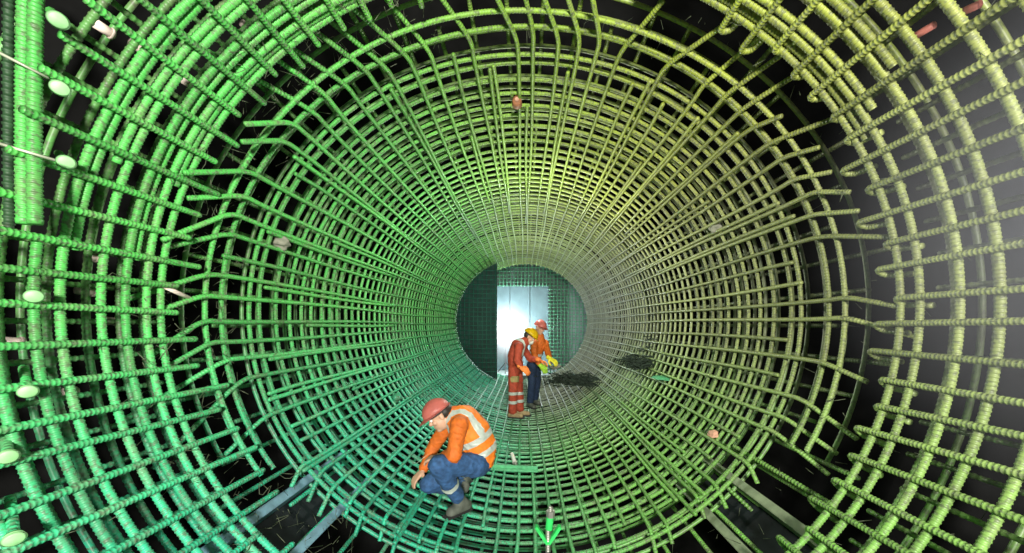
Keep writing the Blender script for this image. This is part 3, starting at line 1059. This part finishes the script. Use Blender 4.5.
for f_, tilt in ((0.16, 0.25), (0.42, 0.25)):
    p_ = J['pel'].lerp(J['neck'], f_)
    bm_obj('reflective_tape', band(ves, p_, sp + Vector((0.35 * tilt, 0, 0.0)), 0.052), M['silver'], v_, True)
# braces over the shoulders
for yy in (-0.085, 0.085):
    bm_obj('reflective_tape', band(ves, Vector((0, J['chest'].y + yy, 0)), (0.12, 1, 0.12 * 0), 0.046,
                                   keep=lambda c: (c - J['pel']).dot(sp) > 0.22) if False else
           band(ves, J['chest'] + Vector((0, yy, 0)), (0.1, 1, 0.05), 0.046, 0.0045, lambda c: (c - J['pel']).dot(sp) > 0.20), M['silver'], v_, True)
# jeans
jea = garment([[(J['hR'], 0.108), (J['pel'], 0.122), (J['hL'], 0.110)], [(J['pel'], 0.122), (J['waist'], 0.116)]] +
            [[(J['h' + s], 0.100), (J['h' + s].lerp(J['k' + s], 0.5), 0.088), (J['k' + s], 0.074), (J['k' + s].lerp(J['a' + s], 0.4), 0.070), (J['k' + s].lerp(J['a' + s], 0.9), 0.062)] for s in 'LR'], (), 0.0085, 4)
jn = link('jeans', jea, M['denim'], pr)
sh = (J['aL'] - J['kL']).normalized()
pm = J['kL'].lerp(J['aL'], 0.55)
bm_obj('reflective_tape', band(jea, pm, sh, 0.045, 0.004, lambda c: (c - pm).length < 0.12), M['silver'], jn, True)
hl = Vector((-0.475, 3.04, floor_z(-0.475) + 0.02))
to = Vector((-0.60, 2.88, floor_z(-0.60) + 0.0))
boot(pr, hl, to, M['boot'], J['aL'])
boot(pr, J['aR'] + Vector((-0.02, 0.05, -0.03)), J['aR'] + Vector((0.0, 0.24, -0.06)), M['boot'], J['aR'])
# wire in the hand
pts = smooth_path([P(417, 463, 3.0), P(425, 459, 3.0), P(432, 461, 2.98), P(428, 454, 2.98)], 2)
tag(link('binding_wire', np_mesh('binding_wire', *sweep(pts, 0.003, 5)), M['palewire']), "thin pale binding wire in the crouching worker's hand", 'wire')

# ---- standing worker, rust red coverall
d2 = 6.37
pr = thing('person', 'person standing stooped in rust-red coverall, yellow helmet and orange gloves', 'person', (P(517, 419, d2).x, d2, floor_z(-0.14)))
zf = floor_z(-0.14) + 0.02
aR, aL = Vector((-0.21, 6.28, zf + 0.10)), Vector((-0.09, 6.48, zf + 0.10))
kR, kL = P(513, 391, 6.24), P(519, 391, 6.46)
hR, hL = P(514, 370, 6.27), P(517, 370, 6.46)
pel, mid, chest, neck = P(516, 367, d2), P(515, 356, d2), P(519, 346, d2), P(526, 341, d2)
sR, sL = P(519, 347, 6.18), P(522, 346, 6.56)
eR, wR = P(517, 361, 6.08), P(521, 367.5, 6.0)
eL, wL = P(530, 359, 6.60), P(539, 360, 6.48)
fwd, up = Vector((0.80, -0.15, -0.60)), Vector((0.6, 0, 0.8))
hc = P(529.5, 337, d2)
hb, HR, hw = head_parts(hc, fwd, up)
nR_, nL_ = wR + Vector((0.075, -0.02, -0.05)), wL + Vector((0.08, 0, -0.03))
body = [[(pel, 0.115), (mid, 0.112), (chest, 0.118), (neck, 0.06)], [(neck, 0.055), (hc + HR @ Vector((-0.02, 0, -0.06)), 0.055)], [(sR, 0.058), (chest, 0.09), (sL, 0.058)], [(hR, 0.09), (pel, 0.1), (hL, 0.09)]]
limbs = [((sR, eR, wR), (hR, kR, aR)), ((sL, eL, wL), (hL, kL, aL))]
for (s_, e_, w_), (h_, k_, a_) in limbs:
    body.append([(s_, 0.055), (e_, 0.042), (w_, 0.029)])
    body.append([(h_, 0.085), (k_, 0.058), (k_.lerp(a_, 0.35), 0.055), (a_, 0.04)])
body += hand_chains(wR, nR_, Vector((0.3, 0.4, -0.6)), 1, 0.9) + hand_chains(wL, nL_, Vector((0.2, -0.2, -1)), -1, 0.8)
link('body', flesh(body, hb, 0.007, 3), M['skin'], pr)
eyes(pr, hw, HR)
helmet(pr, hw((-0.005, 0, 0.045)), fwd, up, M['yellowhat'])
bm = bmesh.new()
add_ball(bm, hw((-0.045, 0, 0.005)), (0.070, 0.080, 0.062), 20, HR)
bm_obj('hair', bm, M['hair'], pr, True)
bm = bmesh.new()
add_ball(bm, hw((0.075, 0, -0.055)), (0.045, 0.045, 0.045), 18, HR)
bm_obj('dust_mask', bm, M['mask'], pr, True)
cov = garment([[(pel, 0.135), (mid, 0.135), (chest, 0.138), (neck, 0.080)], [(sR, 0.075), (chest, 0.1), (sL, 0.075)], [(hR, 0.105), (pel, 0.12), (hL, 0.105)]] +
            [[(s_, 0.075), (e_, 0.062), (e_.lerp(w_, 0.85), 0.048)] for (s_, e_, w_), _ in limbs] +
            [[(h_, 0.105), (h_.lerp(k_, 0.5), 0.092), (k_, 0.080), (k_.lerp(a_, 0.5), 0.078), (k_.lerp(a_, 0.95), 0.075)] for _, (h_, k_, a_) in limbs], (), 0.010, 4)
cv = link('coverall', cov, M['coverall'], pr)
for (s_, e_, w_), (h_, k_, a_) in limbs:
    for f_ in (0.10, 0.52):
        pm = k_.lerp(a_, f_)
        bm_obj('reflective_tape', band(cov, pm, (0, 0, 1), 0.05, 0.005, lambda c, pm=pm: (c - pm).length < 0.13 and abs(c.y - pm.y) < 0.10), M['silver'], cv, True)
pc = chest
bm_obj('reflective_tape', band(cov, pc + Vector((0.06, -0.09, 0)), (0.5, 0.85, 0.1), 0.045, 0.005, lambda c: (c - pc).length < 0.22 and c.z > mid.z), M['silver'], cv, True)
bm_obj('reflective_tape', band(cov, pc.lerp(mid, 0.7), neck - pel, 0.045, 0.005, lambda c: (c - pc.lerp(mid, 0.7)).length < 0.19 and c.x > -0.12), M['silver'], cv, True)
pk = P(515.5, 379, 6.2)
bm_obj('knee_pocket', band(cov, pk, (0, 0, 1), 0.10, 0.006, lambda c: (c - pk).length < 0.085), M['patch'], cv, True)
for w_, n_, sd in ((wR, nR_, 1), (wL, nL_, -1)):
    pn_ = Vector((0.3, 0.4, -0.6)) if sd == 1 else Vector((0.2, -0.2, -1))
    link('glove', flesh([[(w_ - (n_ - w_) * 0.4, 0.04), (w_, 0.038)]] + hand_chains(w_, n_, pn_, sd, 0.9, 1.22), (), 0.006, 2), M['oglove'], pr)
for a_, dx in ((aR, 0.0), (aL, 0.0)):
    z_ = floor_z(a_.x) + 0.015
    boot(pr, Vector((a_.x - 0.05, a_.y, z_)), Vector((a_.x + 0.17, a_.y - 0.05, z_)), M['tanboot'], Vector((a_.x, a_.y, z_ + 0.11)))

# ---- worker behind
d3 = 7.25
pr = thing('person', 'person bending behind the yellow-helmeted worker in orange jacket and coral helmet', 'person', (P(533, 405, d3).x, d3, floor_z(0.16)))
zf = floor_z(0.16) + 0.02
aR, aL = Vector((0.10, 7.12, zf + 0.1)), Vector((0.20, 7.40, zf + 0.1))
kR, kL = P(532, 383, 7.05), P(537, 383, 7.3)
hR, hL = P(532, 365, 7.16), P(536, 365, 7.36)
pel, mid, chest, neck = P(534, 362, 7.26), P(536, 353, 7.24), P(539, 344, 7.18), P(540, 336, 7.14)
sR, sL = P(534, 344, 7.06), P(545, 343, 7.24)
eR, wR = P(535, 357, 6.92), P(540, 365, 6.84)
eL, wL = P(548, 353, 7.0), P(550, 358.5, 6.84)
fwd, up = Vector((0.55, -0.75, -0.35)), Vector((0.25, -0.15, 0.95))
hc = P(540, 328, 7.10)
hb, HR, hw = head_parts(hc, fwd, up)
nR_, nL_ = wR + Vector((0.05, -0.05, -0.05)), wL + Vector((0.05, -0.05, -0.03))
body = [[(pel, 0.115), (mid, 0.112), (chest, 0.118), (neck, 0.06)], [(neck, 0.055), (hc + HR @ Vector((-0.02, 0, -0.06)), 0.055)], [(sR, 0.058), (chest, 0.09), (sL, 0.058)], [(hR, 0.09), (pel, 0.1), (hL, 0.09)]]
limbs = [((sR, eR, wR), (hR, kR, aR)), ((sL, eL, wL), (hL, kL, aL))]
for (s_, e_, w_), (h_, k_, a_) in limbs:
    body.append([(s_, 0.055), (e_, 0.042), (w_, 0.029)])
    body.append([(h_, 0.085), (k_, 0.058), (k_.lerp(a_, 0.35), 0.055), (a_, 0.04)])
body += hand_chains(wR, nR_, Vector((0.3, 0.2, -0.8)), 1, 0.9) + hand_chains(wL, nL_, Vector((0.2, 0.2, -1)), -1, 0.8)
link('body', flesh(body, hb, 0.007, 3), M['skin'], pr)
eyes(pr, hw, HR)
helmet(pr, hw((-0.005, 0, 0.045)), fwd, up, M['redhat'])
jac = garment([[(pel.lerp(mid, 0.3), 0.135), (mid, 0.135), (chest, 0.138), (neck, 0.080)], [(sR, 0.075), (chest, 0.1), (sL, 0.075)]] +
            [[(s_, 0.075), (e_, 0.062), (e_.lerp(w_, 0.85), 0.048)] for (s_, e_, w_), _ in limbs], (), 0.010, 4)
jk = link('jacket', jac, M['orange'], pr)
bm_obj('reflective_tape', band(jac, mid, neck - pel, 0.05, 0.005, lambda c: (c - mid).length < 0.19), M['silver'], jk, True)
tr = garment([[(hR, 0.11), (pel, 0.125), (hL, 0.11)]] + [[(h_, 0.105), (h_.lerp(k_, 0.5), 0.092), (k_, 0.078), (k_.lerp(a_, 0.95), 0.07)] for _, (h_, k_, a_) in limbs], (), 0.010, 4)
link('trousers', tr, M['navy'], pr)
for w_, n_, sd, mt in ((wR, nR_, 1, 'lime'), (wL, nL_, -1, 'yglove')):
    pn_ = Vector((0.3, 0.2, -0.8)) if sd == 1 else Vector((0.2, 0.2, -1))
    g = link('glove', flesh([[(w_ - (n_ - w_) * 0.6, 0.045), (w_, 0.042)]] + hand_chains(w_, n_, pn_, sd, 0.9, 1.3), (), 0.006, 2), M[mt], pr)
    g['label'] = 'lime green glove' if mt == 'lime' else 'yellow glove'
for a_ in (aR, aL):
    z_ = floor_z(a_.x) + 0.015
    boot(pr, Vector((a_.x - 0.03, a_.y + 0.04, z_)), Vector((a_.x + 0.08, a_.y - 0.16, z_)), M['boot'], Vector((a_.x, a_.y, z_ + 0.11)))

# ------------------------------------------------------------------ haze
def haze(name, c, r, dens, label, col=(0.92, 0.95, 1.0)):
    bm = bmesh.new()
    bmesh.ops.create_icosphere(bm, subdivisions=4, radius=1.0)
    me = bpy.data.meshes.new(name)
    bm.to_mesh(me)
    bm.free()
    m = bpy.data.materials.new(name)
    m.use_nodes = True
    nt = m.node_tree
    nt.nodes.remove(nt.nodes['Principled BSDF'])
    out = nt.nodes['Material Output']
    sc = nt.nodes.new('ShaderNodeVolumeScatter')
    sc.inputs['Color'].default_value = (*col, 1)
    sc.inputs['Anisotropy'].default_value = 0.0
    tc = nt.nodes.new('ShaderNodeTexCoord')
    ln = nt.nodes.new('ShaderNodeVectorMath')
    ln.operation = 'LENGTH'
    nt.links.new(tc.outputs['Object'], ln.inputs[0])
    mr = nt.nodes.new('ShaderNodeMapRange')
    mr.interpolation_type = 'SMOOTHSTEP'
    mr.inputs[1].default_value = 1.0
    mr.inputs[2].default_value = 0.1
    mr.inputs[3].default_value = 0.0
    mr.inputs[4].default_value = dens
    nt.links.new(ln.outputs['Value'], mr.inputs[0])
    nt.links.new(mr.outputs[0], sc.inputs['Density'])
    nt.links.new(sc.outputs[0], out.inputs['Volume'])
    o = link(name, me, m)
    o.location = c
    o.scale = r
    tag(o, label, 'haze')
    o['kind'] = 'stuff'
    return o


haze('dust_haze', (1.95, 1.08, 1.95), (1.0, 0.95, 1.15), 0.34, 'pale dust haze glowing before the near right cage', (0.86, 0.88, 1.0))
haze('lamp_haze', (-0.55, 11.3, 1.35), (1.0, 1.3, 1.2), 0.45, 'white lamp haze in the far doorway')

# ------------------------------------------------------------------ lights
def point(name, loc, col, w, r=0.15):
    l = bpy.data.lights.new(name, 'POINT')
    l.color = col
    l.energy = w
    l.shadow_soft_size = r
    o = bpy.data.objects.new(name, l)
    o.location = loc
    C.objects.link(o)
    return o


def area(name, loc, look, col, w, sx, sy):
    l = bpy.data.lights.new(name, 'AREA')
    l.color = col
    l.energy = w
    l.shape = 'RECTANGLE'
    l.size, l.size_y = sx, sy
    o = bpy.data.objects.new(name, l)
    o.location = loc
    o.rotation_euler = (Vector(look) - Vector(loc)).to_track_quat('-Z', 'Y').to_euler()
    C.objects.link(o)
    return o


area('work_light_behind', (0.35, -2.7, 2.1), (-0.1, 6, 1.5), (1.0, 0.98, 0.88), 570, 0.5, 0.5)
point('work_light_left', (-0.45, -0.2, 1.3), (0.85, 1.0, 0.84), 13, 0.10)
point('work_light_right', (2.12, 0.80, 2.05), (0.90, 0.93, 1.0), 24, 0.06)
point('fill_light_front', (0.1, 4.4, 2.3), (1.0, 1.0, 0.88), 105, 0.08)  # added unseen fill inside the far tunnel
point('fill_light_rear', (0.1, 7.4, 2.3), (0.95, 1.0, 0.95), 62, 0.08)  # second added fill, unseen, deeper in
point('doorway_light', (-0.55, 11.55, 1.5), (0.90, 0.97, 1.0), 260, 0.12)

w = bpy.data.worlds.new('World')
bpy.context.scene.world = w
w.use_nodes = True
w.node_tree.nodes['Background'].inputs[0].default_value = (0.5, 0.6, 0.55, 1)
w.node_tree.nodes['Background'].inputs[1].default_value = 0.05

# ------------------------------------------------------------------ camera
cam = bpy.data.cameras.new('camera')
cam.sensor_width = 36
cam.sensor_fit = 'HORIZONTAL'
cam.lens = F * 36 / 1024
cam.shift_x = (512 - VX) / 1024
cam.shift_y = (VY - 276.5) / 1024
cam.clip_start = 0.02
co = bpy.data.objects.new('camera', cam)
co.location = (0, 0, EYE)
co.rotation_euler = (PI / 2, 0, 0)
C.objects.link(co)
sc = bpy.context.scene
sc.camera = co
sc.view_settings.view_transform = 'Standard'
sc.view_settings.look = 'None'
sc.view_settings.gamma = 1
sc.view_settings.use_curve_mapping = False
sc.view_settings.exposure = 0.08
